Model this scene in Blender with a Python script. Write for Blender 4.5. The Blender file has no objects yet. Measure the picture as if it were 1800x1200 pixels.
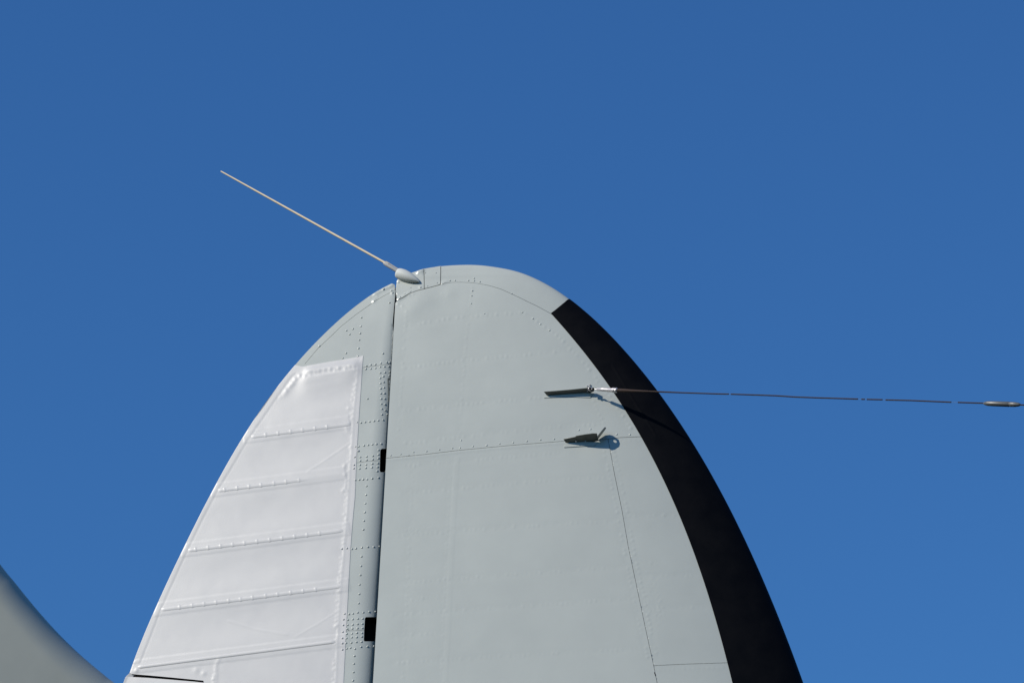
import bpy, bmesh, math, random
import numpy as np
from mathutils import Vector, Matrix
from mathutils.geometry import delaunay_2d_cdt

random.seed(7)
rng = np.random.default_rng(7)
sc = bpy.context.scene
COL = sc.collection

# ------------------------------------------------------------------ camera
ELEV, YAW, DIST = math.radians(25.0), math.radians(10.0), 20.0
TARGET = np.array([0.0, 0.0, 1.7 + DIST * math.sin(ELEV)])
FWD = np.array([-math.sin(YAW) * math.cos(ELEV), math.cos(YAW) * math.cos(ELEV), math.sin(ELEV)])
RIGHT = np.array([math.cos(YAW), math.sin(YAW), 0.0])
UP = np.cross(RIGHT, FWD)
CAM = TARGET - DIST * FWD
LENS = 36.0 * DIST / 5.4
FPX = LENS / 36.0 * 1800.0
cd = bpy.data.cameras.new('camera')
cam = bpy.data.objects.new('camera', cd)
COL.objects.link(cam)
cd.lens = LENS
cd.sensor_width = 36.0
cd.clip_end = 2000
cd.clip_start = 0.5
cam.matrix_world = Matrix(((RIGHT[0], UP[0], -FWD[0], CAM[0]), (RIGHT[1], UP[1], -FWD[1], CAM[1]),
                           (RIGHT[2], UP[2], -FWD[2], CAM[2]), (0, 0, 0, 1)))
cd.dof.use_dof = True
cd.dof.focus_distance = DIST - 0.12
cd.dof.aperture_fstop = 8.0
sc.camera = cam

# ------------------------------------------------------------------ sky, sun, exposure
SUN_EL = math.radians(34.0)
SUN_AZ = math.atan2(-0.768, -0.640)          # towards the sun, measured from +Y to +X
SUN_DIR = Vector((math.sin(SUN_AZ) * math.cos(SUN_EL), math.cos(SUN_AZ) * math.cos(SUN_EL), math.sin(SUN_EL)))
w = bpy.data.worlds.new('World')
sc.world = w
w.use_nodes = True
nt = w.node_tree
bg = nt.nodes['Background']
sky = nt.nodes.new('ShaderNodeTexSky')
sky.sky_type = 'NISHITA'
sky.sun_disc = False
sky.sun_elevation = SUN_EL
sky.sun_rotation = SUN_AZ
sky.altitude = 0
sky.air_density = 1.5
sky.dust_density = 0.0
sky.ozone_density = 10.0
tint = nt.nodes.new('ShaderNodeVectorMath')       # even white balance of the whole sky
tint.operation = 'MULTIPLY'
tint.inputs[1].default_value = (0.47, 0.76, 1.02)
nt.links.new(sky.outputs[0], tint.inputs[0])
nt.links.new(tint.outputs[0], bg.inputs[0])
bg.inputs[1].default_value = 0.10
sd = bpy.data.lights.new('sun', 'SUN')
sd.energy = 4.4
sd.angle = math.radians(0.53)
sd.color = (1.0, 0.95, 0.86)
so = bpy.data.objects.new('sun', sd)
COL.objects.link(so)
so.rotation_euler = SUN_DIR.to_track_quat('Z', 'Y').to_euler()
so.location = (-20, -20, 30)
vs = sc.view_settings
vs.view_transform = 'Standard'
vs.look = 'None'
vs.exposure = 0.0
vs.gamma = 1.0
vs.use_curve_mapping = False

# ------------------------------------------------------------------ materials
def mat(name, col, rough=0.4, metal=0.0, spec=0.5, var=0.0, vscale=6.0, bump=0.0, bscale=120.0, coat=0.0,
        mott=0.0, dirt=None):
    m = bpy.data.materials.new(name)
    m.use_nodes = True
    t = m.node_tree
    b = t.nodes['Principled BSDF']
    b.inputs['Base Color'].default_value = (*col, 1)
    b.inputs['Roughness'].default_value = rough
    b.inputs['Metallic'].default_value = metal
    b.inputs['Specular IOR Level'].default_value = spec
    b.inputs['Coat Weight'].default_value = coat
    b.inputs['Coat Roughness'].default_value = 0.12
    tc = t.nodes.new('ShaderNodeTexCoord')
    if var > 0:
        n = t.nodes.new('ShaderNodeTexNoise')
        n.inputs['Scale'].default_value = vscale
        n.inputs['Detail'].default_value = 6
        n.inputs['Roughness'].default_value = 0.6
        t.links.new(tc.outputs['Object'], n.inputs['Vector'])
        r = t.nodes.new('ShaderNodeMapRange')
        r.inputs[1].default_value, r.inputs[2].default_value = 0.3, 0.7
        r.inputs[3].default_value, r.inputs[4].default_value = 1 - var, 1 + var
        t.links.new(n.outputs[0], r.inputs[0])
        mx = t.nodes.new('ShaderNodeVectorMath')
        mx.operation = 'SCALE'
        mx.inputs[0].default_value = col
        t.links.new(r.outputs[0], mx.inputs['Scale'])
        t.links.new(mx.outputs[0], b.inputs['Base Color'])
        r2 = t.nodes.new('ShaderNodeMapRange')
        r2.inputs[1].default_value, r2.inputs[2].default_value = 0.3, 0.7
        r2.inputs[3].default_value, r2.inputs[4].default_value = rough * 0.85, rough * 1.15
        t.links.new(n.outputs[0], r2.inputs[0])
        t.links.new(r2.outputs[0], b.inputs['Roughness'])
    if bump > 0:
        n1 = t.nodes.new('ShaderNodeTexNoise')
        n1.inputs['Scale'].default_value = bscale
        n1.inputs['Detail'].default_value = 3
        t.links.new(tc.outputs['Object'], n1.inputs['Vector'])
        h = n1.outputs[0]
        if mott > 0:          # orange peel is stronger in patches
            n2 = t.nodes.new('ShaderNodeTexNoise')
            n2.inputs['Scale'].default_value = 3.2
            n2.inputs['Detail'].default_value = 2
            t.links.new(tc.outputs['Object'], n2.inputs['Vector'])
            r3 = t.nodes.new('ShaderNodeMapRange')
            r3.inputs[1].default_value, r3.inputs[2].default_value = 0.55, 0.75
            r3.inputs[3].default_value, r3.inputs[4].default_value = 0.25, 0.25 + mott
            t.links.new(n2.outputs[0], r3.inputs[0])
            mu = t.nodes.new('ShaderNodeMath')
            mu.operation = 'MULTIPLY'
            t.links.new(n1.outputs[0], mu.inputs[0])
            t.links.new(r3.outputs[0], mu.inputs[1])
            h = mu.outputs[0]
        bp = t.nodes.new('ShaderNodeBump')
        bp.inputs['Strength'].default_value = 1.0
        bp.inputs['Distance'].default_value = bump
        t.links.new(h, bp.inputs['Height'])
        t.links.new(bp.outputs[0], b.inputs['Normal'])
    return m

M_GREY = mat('grey_paint', (0.452, 0.468, 0.424), 0.21, var=0.025, vscale=4, bump=0.0005, bscale=160, mott=0.7)
M_WHITE = mat('doped_fabric', (0.527, 0.513, 0.495), 0.42, var=0.02, vscale=7, bump=0.0003, bscale=220)
M_BLACK = mat('black_rubber', (0.0026, 0.0026, 0.0034), 0.55, spec=0.07, var=0.25, vscale=9, bump=0.0004, bscale=60)
M_DARK = mat('dark_interior', (0.012, 0.010, 0.010), 0.8, spec=0.1)
M_FIT = mat('fitting_paint', (0.13, 0.135, 0.115), 0.45, var=0.06, vscale=30)
M_STEEL = mat('polished_steel', (0.60, 0.55, 0.53), 0.30, metal=0.45, var=0.08, vscale=40)
M_BROWN = mat('brown_sheath', (0.042, 0.027, 0.022), 0.75, spec=0.2, var=0.15, vscale=50)
M_CORE = mat('bare_wire', (0.12, 0.16, 0.22), 0.6)
M_INSUL = mat('insulator', (0.10, 0.10, 0.095), 0.35, var=0.1, vscale=40)
M_TAN = mat('tan_rod', (0.84, 0.68, 0.45), 0.5, var=0.06, vscale=18)
M_BULLET = mat('bullet_paint', (0.53, 0.54, 0.50), 0.55, spec=0.25, var=0.03)
M_CLAMP = mat('clamp_metal', (0.40, 0.39, 0.37), 0.35, var=0.05)
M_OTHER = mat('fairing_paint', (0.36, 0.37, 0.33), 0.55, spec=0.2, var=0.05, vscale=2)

# ------------------------------------------------------------------ projection and section
S = 0.003                                     # metres per photograph pixel on the tail's mid plane
def ray(u, v):
    u, v = np.asarray(u, float), np.asarray(v, float)
    return FPX * FWD + (u - 900.0)[..., None] * RIGHT + (600.0 - v)[..., None] * UP
def mid(u, v):                                # chart (u, v) -> point of the tail's mid plane y = 0
    d = ray(u, v)
    return CAM + d * (-CAM[1] / d[..., 1])[..., None]
def proj(P):
    q = np.asarray(P, float) - CAM
    z = q @ FWD
    return 900.0 + FPX * (q @ RIGHT) / z, 600.0 - FPX * (q @ UP) / z

LEFT = np.array([(775, 468), (745, 473), (733, 477), (715, 482.5), (700.6, 487.6), (697.5, 493), (692, 496.7), (672, 506.5), (653, 518), (640, 526.7),
    (613, 546.7), (586.7, 572), (568, 590), (555, 603.5), (544, 614), (518.7, 641), (491.7, 673), (455, 726), (420, 780), (380, 853),
    (340, 928), (323, 960), (295, 1020), (280, 1054), (250, 1127), (229, 1182), (221, 1188), (216.5, 1200), (97, 1520)], float)
RGT = np.array([(775, 468), (794, 466.2), (813, 465.5), (833, 465.8), (853, 467), (887, 471.7), (920, 481), (953, 496), (987, 516), (1003, 527.5), (1025, 544),
    (1064, 580), (1100, 620), (1126, 650), (1150, 680), (1170, 708), (1200, 753), (1247, 827), (1290, 903), (1317, 963), (1340, 1016),
    (1349, 1040), (1380, 1106), (1411, 1200), (1520, 1520)], float)
def smooth_curve(P, n):
    """Catmull-Rom through P, sampled densely."""
    Q = np.vstack([2 * P[0] - P[1], P, 2 * P[-1] - P[-2]])
    out = []
    for i in range(1, len(Q) - 2):
        p0, p1, p2, p3 = Q[i - 1], Q[i], Q[i + 1], Q[i + 2]
        for t in np.linspace(0, 1, n, endpoint=False):
            out.append(0.5 * ((2 * p1) + (-p0 + p2) * t + (2 * p0 - 5 * p1 + 4 * p2 - p3) * t * t + (-p0 + 3 * p1 - 3 * p2 + p3) * t ** 3))
    out.append(P[-1])
    return np.array(out)
# the two long edges are one fair curve each: least-squares fits through the measured points
RFIT = np.array([(833, 465.8), (853, 467), (887, 471.7), (920, 481), (953, 496), (987, 516), (1003, 527.5), (1025, 544), (1064, 580), (1100, 620), (1126, 650), (1150, 680), (1170, 708), (1200, 753), (1247, 827),
    (1287.7, 903), (1314, 960), (1329, 992), (1342.5, 1024), (1361, 1067), (1371.7, 1093), (1382.8, 1120.7), (1393.5, 1151), (1411.4, 1200), (1445, 1300), (1500, 1500)], float)
LFIT = np.array([(692, 496.7), (672, 506.5), (653, 518), (640, 526.7), (613, 546.7), (586.7, 572), (568, 590), (555, 601), (544, 613.5), (518.7, 641), (491.7, 673), (455, 726), (420, 780), (380, 853), (340, 928),
    (323, 960), (295, 1020), (280, 1054), (263.8, 1093), (244.6, 1137.6), (227.7, 1182)], float)
pr = np.polyfit(np.sqrt(RFIT[:, 1] - 465.3), RFIT[:, 0], 6)
pl = np.polyfit(np.sqrt(LFIT[:, 1] - 465.0), LFIT[:, 0], 6)
vr_ = np.concatenate([np.arange(475, 560, 6.0), np.arange(560, 1201, 16.0)])
RGT = np.vstack([RGT[:5], np.stack([np.polyval(pr, np.sqrt(vr_ - 465.3)), vr_], 1), [[1446.5, 1300], [1500, 1500], [1506, 1520]]])
vl_ = np.concatenate([np.arange(497.5, 560, 3.0), np.arange(560, 1182, 8.0)])
lmid = np.stack([np.polyval(pl, np.sqrt(vl_ - 465.0)), vl_], 1)
LEFT = np.vstack([[(775, 468), (745, 473), (733, 477), (715, 482.5), (700.6, 487.6), (697.5, 493)], lmid, [(228, 1182), (221, 1188), (216.5, 1200), (97, 1520)]])
RC = smooth_curve(RGT, 12)
_d = np.r_[0, np.cumsum(np.hypot(*np.diff(RC, axis=0).T))]
_q = np.arange(0, _d[-1], 2.0)
_r = np.stack([np.interp(_q, _d, RC[:, 0]), np.interp(_q, _d, RC[:, 1])], 1)
_g = np.exp(-0.5 * (np.arange(-18, 19) / 6.5) ** 2); _g /= _g.sum()
_p = np.vstack([2 * _r[0] - _r[18:0:-1], _r, 2 * _r[-1] - _r[-2:-20:-1]])
RC = np.stack([np.convolve(_p[:, k], _g, 'valid') for k in (0, 1)], 1)     # fair the crown
TOPV = float(RC[:, 1].min()) - 0.05
_top = RC[:np.argmin(RC[:, 1]) + 1][::-1]     # from crown back to (775,468)
LC = np.vstack([_top, LEFT[1:]])
RR = RC[np.argmin(RC[:, 1]):]
def uL(v): return np.interp(v, LC[:, 1], LC[:, 0])
LS = np.vstack([LC[LC[:, 1] < 1181], [(228, 1182), (91, 1520)]])
def uLs(v): return np.interp(v, LS[:, 1], LS[:, 0])      # trailing edge without the step at the tab
def uR(v): return np.interp(v, RR[:, 1], RR[:, 0])
def uH(v): return np.interp(v, [480, 507, 640, 740, 940, 1200, 1520], [697.8, 696.2, 688.2, 682.4, 670.8, 655.2, 636])
TH = 0.106
_gv = np.arange(440, 1600, 2.0)
_gk = np.interp(_gv, [465, 480, 500, 525, 560, 640, 800], [0.55, 0.75, 0.97, 1.03, 1.04, 1.02, 1.0])
_ker = np.exp(-0.5 * (np.arange(-12, 13) / 5.0) ** 2)
_gk = np.convolve(np.pad(_gk, 12, mode='edge'), _ker / _ker.sum(), 'valid')
def h_all(u, v):
    l, r = uLs(v), uR(v)
    c = np.maximum(r - l, 1e-3)
    s = np.clip((r - u) / c, 0, 1)
    f = 5 * TH * (0.2969 * np.sqrt(s) - 0.126 * s - 0.3516 * s ** 2 + 0.2843 * s ** 3 - 0.1036 * s ** 4)
    return c * f * (v > TOPV) * np.interp(v, _gv, _gk)
def h_fin(u, v):
    return h_all(u, v)
def WD(v):                                    # width of the rounded rudder nose
    return np.interp(v, [497, 506, 530, 600, 700, 900, 1200], [1.0, 3.0, 11.0, 15.0, 18.0, 24.0, 30.0])
def h_rud(u, v):
    uh = uH(v)
    wd = WD(v)
    a = uh - wd
    h = h_all(u, v)
    x = np.clip((u - a) / (1.35 * wd), 0, 0.985)
    drop = np.minimum(wd * 0.85, 0.5 * h) * (1 - np.sqrt(1 - x * x))
    return np.where(u > a, np.minimum(h - drop, np.where(u > uh + 0.5, np.maximum(h - 3.5, 0.3), 1e9)), h)

def toD(pts, hf, it=14):
    """photograph pixel on the visible skin -> chart coordinates of that skin point"""
    p = np.asarray(pts, float)
    D = p.copy()
    for _ in range(it):
        P = mid(D[:, 0], D[:, 1])
        P[:, 1] -= hf(D[:, 0], D[:, 1]) * S
        a, b = proj(P)
        D = D + 0.8 * (p - np.stack([a, b], 1))
    return D
def dens(P, step=2.0, closed=False):
    P = np.asarray(P, float)
    if closed: P = np.vstack([P, P[:1]])
    out = []
    for a, b in zip(P[:-1], P[1:]):
        n = max(1, int(math.ceil(np.hypot(*(b - a)) / step)))
        out += [a + (b - a) * k / n for k in range(n)]
    if not closed: out.append(P[-1])
    return np.array(out)

# ------------------------------------------------------------------ fine relief of the skins (dents, rivet puckers, tapes): real displacement
RX0, RY0, RW, RH, RS = 60.0, 440.0, 1500, 1100, 2.0
class Relief:
    def __init__(self):
        self.a = np.zeros((int(RH * RS), int(RW * RS)), np.float32)
    def bump(self, D, amp, sig):
        R = int(sig * 3.2 * RS) + 1
        for k, (u, v) in enumerate(np.atleast_2d(D)):
            A = amp[k] if np.ndim(amp) else amp
            cx, cy = (u - RX0) * RS, (v - RY0) * RS
            x0, y0 = int(cx) - R, int(cy) - R
            if x0 < 0 or y0 < 0 or x0 + 2 * R >= self.a.shape[1] or y0 + 2 * R >= self.a.shape[0]: continue
            yy, xx = np.mgrid[y0:y0 + 2 * R + 1, x0:x0 + 2 * R + 1]
            self.a[y0:y0 + 2 * R + 1, x0:x0 + 2 * R + 1] += A * np.exp(-((xx - cx) ** 2 + (yy - cy) ** 2) / (2 * (sig * RS) ** 2))
    def line(self, D, amp, sig, step=0.5):
        P = dens(D, step)
        self.bump(P, amp * step / (sig * 2.5066), sig)
    def row(self, D, amp, sig, step=8.5, jit=0.35, skip=0.0):
        P = resample(D, step)
        keep = rng.random(len(P)) >= skip
        P = P[keep] + rng.normal(0, jit, (keep.sum(), 2))
        self.bump(P, amp * rng.uniform(0.4, 1.5, len(P)), sig)
    def noise(self, amp, cell):
        ny, nx = int(RH / cell) + 3, int(RW / cell) + 3
        g = rng.normal(0, 1, (ny, nx))
        yy = np.arange(self.a.shape[0]) / (RS * cell)
        xx = np.arange(self.a.shape[1]) / (RS * cell)
        iy, ix = yy.astype(int), xx.astype(int)
        fy, fx = yy - iy, xx - ix
        fy, fx = fy ** 3 * (fy * (6 * fy - 15) + 10), fx ** 3 * (fx * (6 * fx - 15) + 10)
        r = g[:, ix] * (1 - fx) + g[:, ix + 1] * fx
        self.a += (amp * (r[iy] * (1 - fy)[:, None] + r[iy + 1] * fy[:, None])).astype(np.float32)
    def step(self, poly, amp, soft=1.0):
        """raise everything inside a polygon by amp, with a soft edge"""
        u0, v0 = poly.min(0) - 4; u1, v1 = poly.max(0) + 4
        x0, x1 = max(0, int((u0 - RX0) * RS)), min(self.a.shape[1], int((u1 - RX0) * RS))
        y0, y1 = max(0, int((v0 - RY0) * RS)), min(self.a.shape[0], int((v1 - RY0) * RS))
        yy, xx = np.mgrid[y0:y1, x0:x1]
        m = inside(np.stack([xx.ravel() / RS + RX0, yy.ravel() / RS + RY0], 1), poly).reshape(xx.shape).astype(np.float32)
        n = int(soft * RS)
        for _ in range(n):
            m = (m + np.roll(m, 1, 0) + np.roll(m, -1, 0) + np.roll(m, 1, 1) + np.roll(m, -1, 1)) / 5
        self.a[y0:y1, x0:x1] += amp * m
    def __call__(self, u, v):
        x = np.clip((u - RX0) * RS, 0, self.a.shape[1] - 2)
        y = np.clip((v - RY0) * RS, 0, self.a.shape[0] - 2)
        ix, iy = x.astype(int), y.astype(int)
        fx, fy = x - ix, y - iy
        a = self.a
        return (a[iy, ix] * (1 - fx) + a[iy, ix + 1] * fx) * (1 - fy) + (a[iy + 1, ix] * (1 - fx) + a[iy + 1, ix + 1] * fx) * fy
def resample(P, step):
    P = np.asarray(P, float)
    d = np.r_[0, np.cumsum(np.hypot(*np.diff(P, axis=0).T))]
    s = np.arange(0, d[-1] + 1e-6, step)
    return np.stack([np.interp(s, d, P[:, 0]), np.interp(s, d, P[:, 1])], 1)
def inside(p, poly):
    x, y = p[:, 0], p[:, 1]
    r = np.zeros(len(p), bool)
    x1, y1 = poly[-1]
    for x2, y2 in poly:
        if y1 != y2:
            k = np.nonzero((y1 > y) != (y2 > y))[0]
            if len(k):
                c = x[k] < (x2 - x1) * (y[k] - y1) / (y2 - y1) + x1
                r[k] ^= c
        x1, y1 = x2, y2
    return r

# ------------------------------------------------------------------ object helpers
def link(name, verts, faces, m, parent=None, smooth=None, kind=None):
    me = bpy.data.meshes.new(name)
    me.from_pydata([tuple(map(float, p)) for p in verts], [], [tuple(int(i) for i in f) for f in faces])
    for k in (m if isinstance(m, (list, tuple)) else [m]): me.materials.append(k)
    if smooth is None: me.polygons.foreach_set('use_smooth', [True] * len(me.polygons))
    else: me.polygons.foreach_set('use_smooth', list(smooth))
    me.update()
    o = bpy.data.objects.new(name, me)
    COL.objects.link(o)
    if parent is not None:
        o.parent = parent
        o.matrix_parent_inverse = Matrix.Translation(parent_origin(parent)).inverted()
    if kind: o['kind'] = kind
    return o
def parent_origin(o):
    v = Vector(o.location)
    while o.parent is not None:
        o = o.parent
        break
    return v
def empty(name, loc, label=None, cat=None, parent=None):
    o = bpy.data.objects.new(name, None)
    COL.objects.link(o)
    o.location = loc
    o.empty_display_size = 0.1
    if label: o['label'] = label
    if cat: o['category'] = cat
    return o

def surf(D, hf, rel=None, lift=0.0, edge=None):
    """chart -> 3D point on the near skin and its normal; lift in chart pixels along the normal"""
    u, v = D[:, 0], D[:, 1]
    e = 0.6
    gu = (hf(u + e, v) - hf(u - e, v)) / (2 * e)
    gv = (hf(u, v + e) - hf(u, v - e)) / (2 * e)
    P = mid(u, v)
    H = hf(u, v)
    r = rel(u, v) if rel is not None else 0.0
    n = np.stack([-gu, -np.ones_like(gu), gv], 1)      # u ~ +x, v ~ -z
    n /= np.linalg.norm(n, axis=1)[:, None]
    if edge is not None:
        H = np.where(edge, 0.0, H)
        ne = n.copy(); ne[:, 1] = 0
        ln = np.linalg.norm(ne, axis=1)[:, None]
        ne = np.where(ln > 1e-6, ne / np.maximum(ln, 1e-6), 0)
        n = np.where(edge[:, None], ne, n)
        r = np.where(edge, 0.0, r)
    P[:, 1] -= H * S
    P += n * ((lift + r) * S)[:, None] if np.ndim(r) else n * ((lift + r) * S)
    return P, n

def is_outline(p):
    u, v = p[:, 0], p[:, 1]
    return (np.abs(u - uL(v)) < 0.3) | (np.abs(u - uR(v)) < 0.3)
def poly_inset(P, d, keep):
    """shrink a closed polygon by d, leaving the vertices flagged keep where they are"""
    a = P - np.roll(P, 1, 0); b = np.roll(P, -1, 0) - P
    a /= np.maximum(np.hypot(*a.T), 1e-9)[:, None]; b /= np.maximum(np.hypot(*b.T), 1e-9)[:, None]
    area = 0.5 * np.sum(P[:, 0] * np.roll(P[:, 1], -1) - np.roll(P[:, 0], -1) * P[:, 1])
    sg = 1.0 if area > 0 else -1.0
    n = np.stack([-(a + b)[:, 1], (a + b)[:, 0]], 1) * sg
    ln = np.maximum(np.hypot(*n.T), 1e-6)[:, None]
    n = n / ln * np.minimum(2.0 / ln, 2.0)
    return np.where(keep[:, None], P, P + n * d)

def panel(name, P, hf, m, parent, rel=None, lift=0.0, depth=1.4, gap=0.45, spacing=2.0, both=False, mirror_only=False, build=True):
    """a skin panel: chart polygon P (outline vertices are those on the silhouette) laid over the section hf"""
    P = dens(P, spacing, closed=True)
    out = is_outline(P)
    if gap: P = poly_inset(P, gap, out)
    u0, v0 = P.min(0); u1, v1 = P.max(0)
    gx = np.arange(math.floor(u0), u1 + spacing, spacing)
    gy = np.arange(math.floor(v0), v1 + spacing, spacing)
    X, Y = np.meshgrid(gx, gy)
    X = X + ((np.arange(len(gy)) % 2) * spacing * 0.5)[:, None]
    G = np.stack([X.ravel(), Y.ravel()], 1)
    keep = inside(G, P)
    extra = []
    if out.any():
        idx = np.nonzero(out)[0]
        big = idx
        for d in (0.12, 0.45, 1.0, 1.9):
            Q = poly_inset(P, d, ~out)[big]
            extra.append(Q)
    bnd = np.vstack([P] + extra)
    # drop grid points that crowd the boundary
    nx = X.shape[1]
    rad = spacing * 0.55
    for q in bnd:
        j = int(round((q[1] - gy[0]) / spacing))
        for jj in (j - 1, j, j + 1):
            if 0 <= jj < len(gy):
                off = (jj % 2) * spacing * 0.5
                i = int(round((q[0] - gx[0] - off) / spacing))
                for ii in (i - 1, i, i + 1):
                    if 0 <= ii < nx:
                        k = jj * nx + ii
                        if keep[k] and (G[k, 0] - q[0]) ** 2 + (G[k, 1] - q[1]) ** 2 < rad * rad: keep[k] = False
    ex = np.vstack(extra) if extra else np.zeros((0, 2))
    if len(ex): ex = ex[inside(ex, P)]
    allp = np.vstack([P, ex, G[keep]])
    n0 = len(P)
    edges = [(i, (i + 1) % n0) for i in range(n0)]
    vo, eo, fo, ov, oe, of = delaunay_2d_cdt([Vector(p) for p in allp], edges, [], 0, 1e-5)
    V = np.array([(p[0], p[1]) for p in vo])
    F = np.array([f for f in fo if len(f) == 3])
    cen = V[F].mean(1)
    F = F[inside(cen, P)]
    # boundary loop in output indices
    o2n = {}
    for i, src in enumerate(ov):
        for s_ in src: o2n.setdefault(s_, i)
    loop = [o2n.get(i) for i in range(n0)]
    loop_out = out
    eflag = np.zeros(len(V), bool)
    for i in range(n0):
        if out[i] and loop[i] is not None: eflag[loop[i]] = True
    # orient faces towards the viewer (-y)
    P3, N3 = surf(V, hf, rel, lift, eflag)
    a, b, c = P3[F[:, 0]], P3[F[:, 1]], P3[F[:, 2]]
    fn = np.cross(b - a, c - a)
    ref = N3[F].mean(1)
    flip = np.einsum('ij,ij->i', fn, ref) < 0
    F[flip] = F[flip][:, ::-1]
    verts, faces, sm = list(P3), [tuple(f) for f in F], [True] * len(F)
    if depth:
        Pd, _ = surf(V, hf, rel, lift - depth, eflag)
        base = len(verts)
        lv = []
        for i in range(n0):
            k = loop[i]
            lv.append((base + 2 * i, base + 2 * i + 1))
            verts.append(P3[k]); verts.append(Pd[k])
        area = 0.5 * np.sum(P[:, 0] * np.roll(P[:, 1], -1) - np.roll(P[:, 0], -1) * P[:, 1])
        for i in range(n0):
            j = (i + 1) % n0
            if out[i] and out[j]: continue
            f = (lv[i][0], lv[i][1], lv[j][1], lv[j][0])
            if area > 0: f = f[::-1]
            faces.append(f); sm.append(False)
    if mirror_only or both:
        base = len(verts)
        mv = [np.array((p[0], -p[1], p[2])) for p in verts]
        mf = [tuple(reversed(f)) for f in faces]
        if mirror_only: verts, faces = mv, mf
        else:
            faces = faces + [tuple(i + base for i in f) for f in mf]
            verts = verts + mv
            sm = sm + sm
    if not build: return verts, faces, sm
    return link(name, verts, faces, m, parent, sm)

def edgeL(v0, v1, step=2.0):
    v = np.linspace(v0, v1, max(2, int(abs(v1 - v0) / step * 2.0)))
    return np.stack([uL(v), v], 1)
def edgeR(v0, v1, step=2.0):
    v = np.linspace(v0, v1, max(2, int(abs(v1 - v0) / step * 1.3)))
    return np.stack([uR(v), v], 1)
def crown(vl, vr):
    """silhouette over the top, from the left side at height vl to the right side at height vr"""
    a = LC[LC[:, 1] < vl - 0.05][::-1]
    a = a[np.concatenate([[True], np.hypot(*np.diff(a, axis=0).T) > 0.4])]
    b = RR[RR[:, 1] < vr - 0.05][1:]
    return np.vstack([[[uL(vl), vl]], a, b, [[uR(vr), vr]]])
def fd(*pts): return toD(dens(np.array(pts, float), 4.0), h_fin)
def rd(*pts): return toD(dens(np.array(pts, float), 4.0), h_rud)

VB = 1500.0
# ================================================================== THE TAIL
org = mid(np.array([660.0]), np.array([1200.0]))[0]
tail = empty('aircraft_tail', tuple(org), 'pale grey rounded aircraft tail fin with white rudder and black leading edge against blue sky', 'aircraft tail')

# ---- relief of the fin
RF = Relief()
RF.noise(0.08, 50); RF.noise(0.025, 22)
J1 = fd((678.5, 805), (744, 798.7), (810, 790.7), (900, 782.2), (990, 775), (1069, 771.5))
J1b = fd((1069, 771.5), (1090, 768.8), (1130, 767))
J1c = fd((1130, 767), (1160, 766), (1190, 766))
SV = fd((1069, 772), (1080, 832), (1094, 900), (1104, 958), (1120, 1034), (1136, 1110), (1149, 1169), (1156, 1204), (1180, 1310), (1225, 1500))
J2 = fd((1149, 1169), (1200, 1166.5), (1278, 1164), (1330, 1163))
def frow(pts, amp=0.16, sig=1.9, trough=0.14, step=8.5, both=False):
    D = fd(*pts)
    RF.line(D, -trough, 4.0, 1.0)
    RF.row(D, amp * 1.6, sig, step, 0.5, 0.2)
    return D
for k, (pts, am) in enumerate([
    ([(713, 573), (800, 559), (925, 549)], 0.18),
    ([(713, 646), (800, 635), (862, 629), (1005, 615)], 0.18),
    ([(712, 721), (860, 706), (960, 698)], 0.16),
    ([(714, 779), (860, 762), (980, 750), (1060, 745)], 0.14),
    ([(712, 818), (860, 806), (990, 795)], 0.12),
    ([(705, 868), (870, 852), (1000, 842), (1070, 838)], 0.13),
    ([(700, 941), (860, 928), (960, 922), (1085, 915)], 0.13),
    ([(696, 1024), (860, 1012), (1095, 996)], 0.12),
    ([(690, 1080), (800, 1072), (860, 1068), (1110, 1052)], 0.12),
    ([(690, 1117), (770, 1112)], 0.12),
    ([(684, 1165), (860, 1154), (1125, 1140)], 0.12),
    ([(1098, 907), (1140, 905), (1190, 906)], 0.14), ([(1112, 1012), (1220, 1010)], 0.10), ([(1130, 1068), (1240, 1066)], 0.12)]):
    frow(pts, am)
for pts, am in [([(830, 505), (828, 530), (823, 573), (818, 609), (816, 651), (812, 700), (809, 760)], 0.13),
                ([(716, 540), (711, 600), (706, 680), (701, 760)], 0.14),
                ([(727, 820), (722, 900), (718, 1000), (712, 1100), (708, 1190)], 0.10),
                ([(792, 830), (786, 950), (780, 1080), (776, 1190)], 0.10),
                ([(937, 560), (950, 569), (966, 580), (983, 593), (1000, 609), (1018, 628), (1040, 655), (1060, 680), (1080, 708), (1098, 736), (1112, 760)], 0.26),
                ([(1036, 690), (1050, 720), (1062, 745)], 0.16)]:
    frow(pts, am, trough=0.10)
for off in (-9, 9):
    frow([(1069 + off, 785), (1080 + off, 832), (1094 + off, 900), (1104 + off, 958), (1120 + off, 1034), (1136 + off, 1110), (1149 + off, 1160)], 0.2, 1.7, 0.12)
RF.row(fd((1150, 1177), (1278, 1172)), 0.14, 1.6)
RF.row(fd((1090, 775), (1126, 773)), 0.14, 1.6)
# lapped doubler edge below the joint, and the rounded shoulder dent at the top left
LAP = fd((800, 802), (797, 830), (789, 960), (783, 1100), (778, 1200), (766, 1500))
RF.step(np.vstack([fd((800, 802), (806, 800))[:1], LAP, LAP[::-1] + np.array([9, 0])]), 0.10, 0.8)
RF.bump(fd((742, 527)), 1.4, 14); RF.bump(fd((722, 545)), 0.8, 12)
RF.bump(fd((790, 515)), 0.7, 9)
for c, n, sx, sy in [((725, 935), 26, 14, 4), ((1143, 1030), 46, 7, 26), ((1158, 1075), 50, 7, 18), ((735, 1052), 16, 12, 5), ((1013, 555), 10, 12, 10), ((775, 520), 14, 12, 8)]:
    q = np.array(c) + rng.normal(0, 1, (n, 2)) * np.array([sx, sy])
    RF.bump(toD(q, h_fin), 0.16, 0.9)
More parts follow.
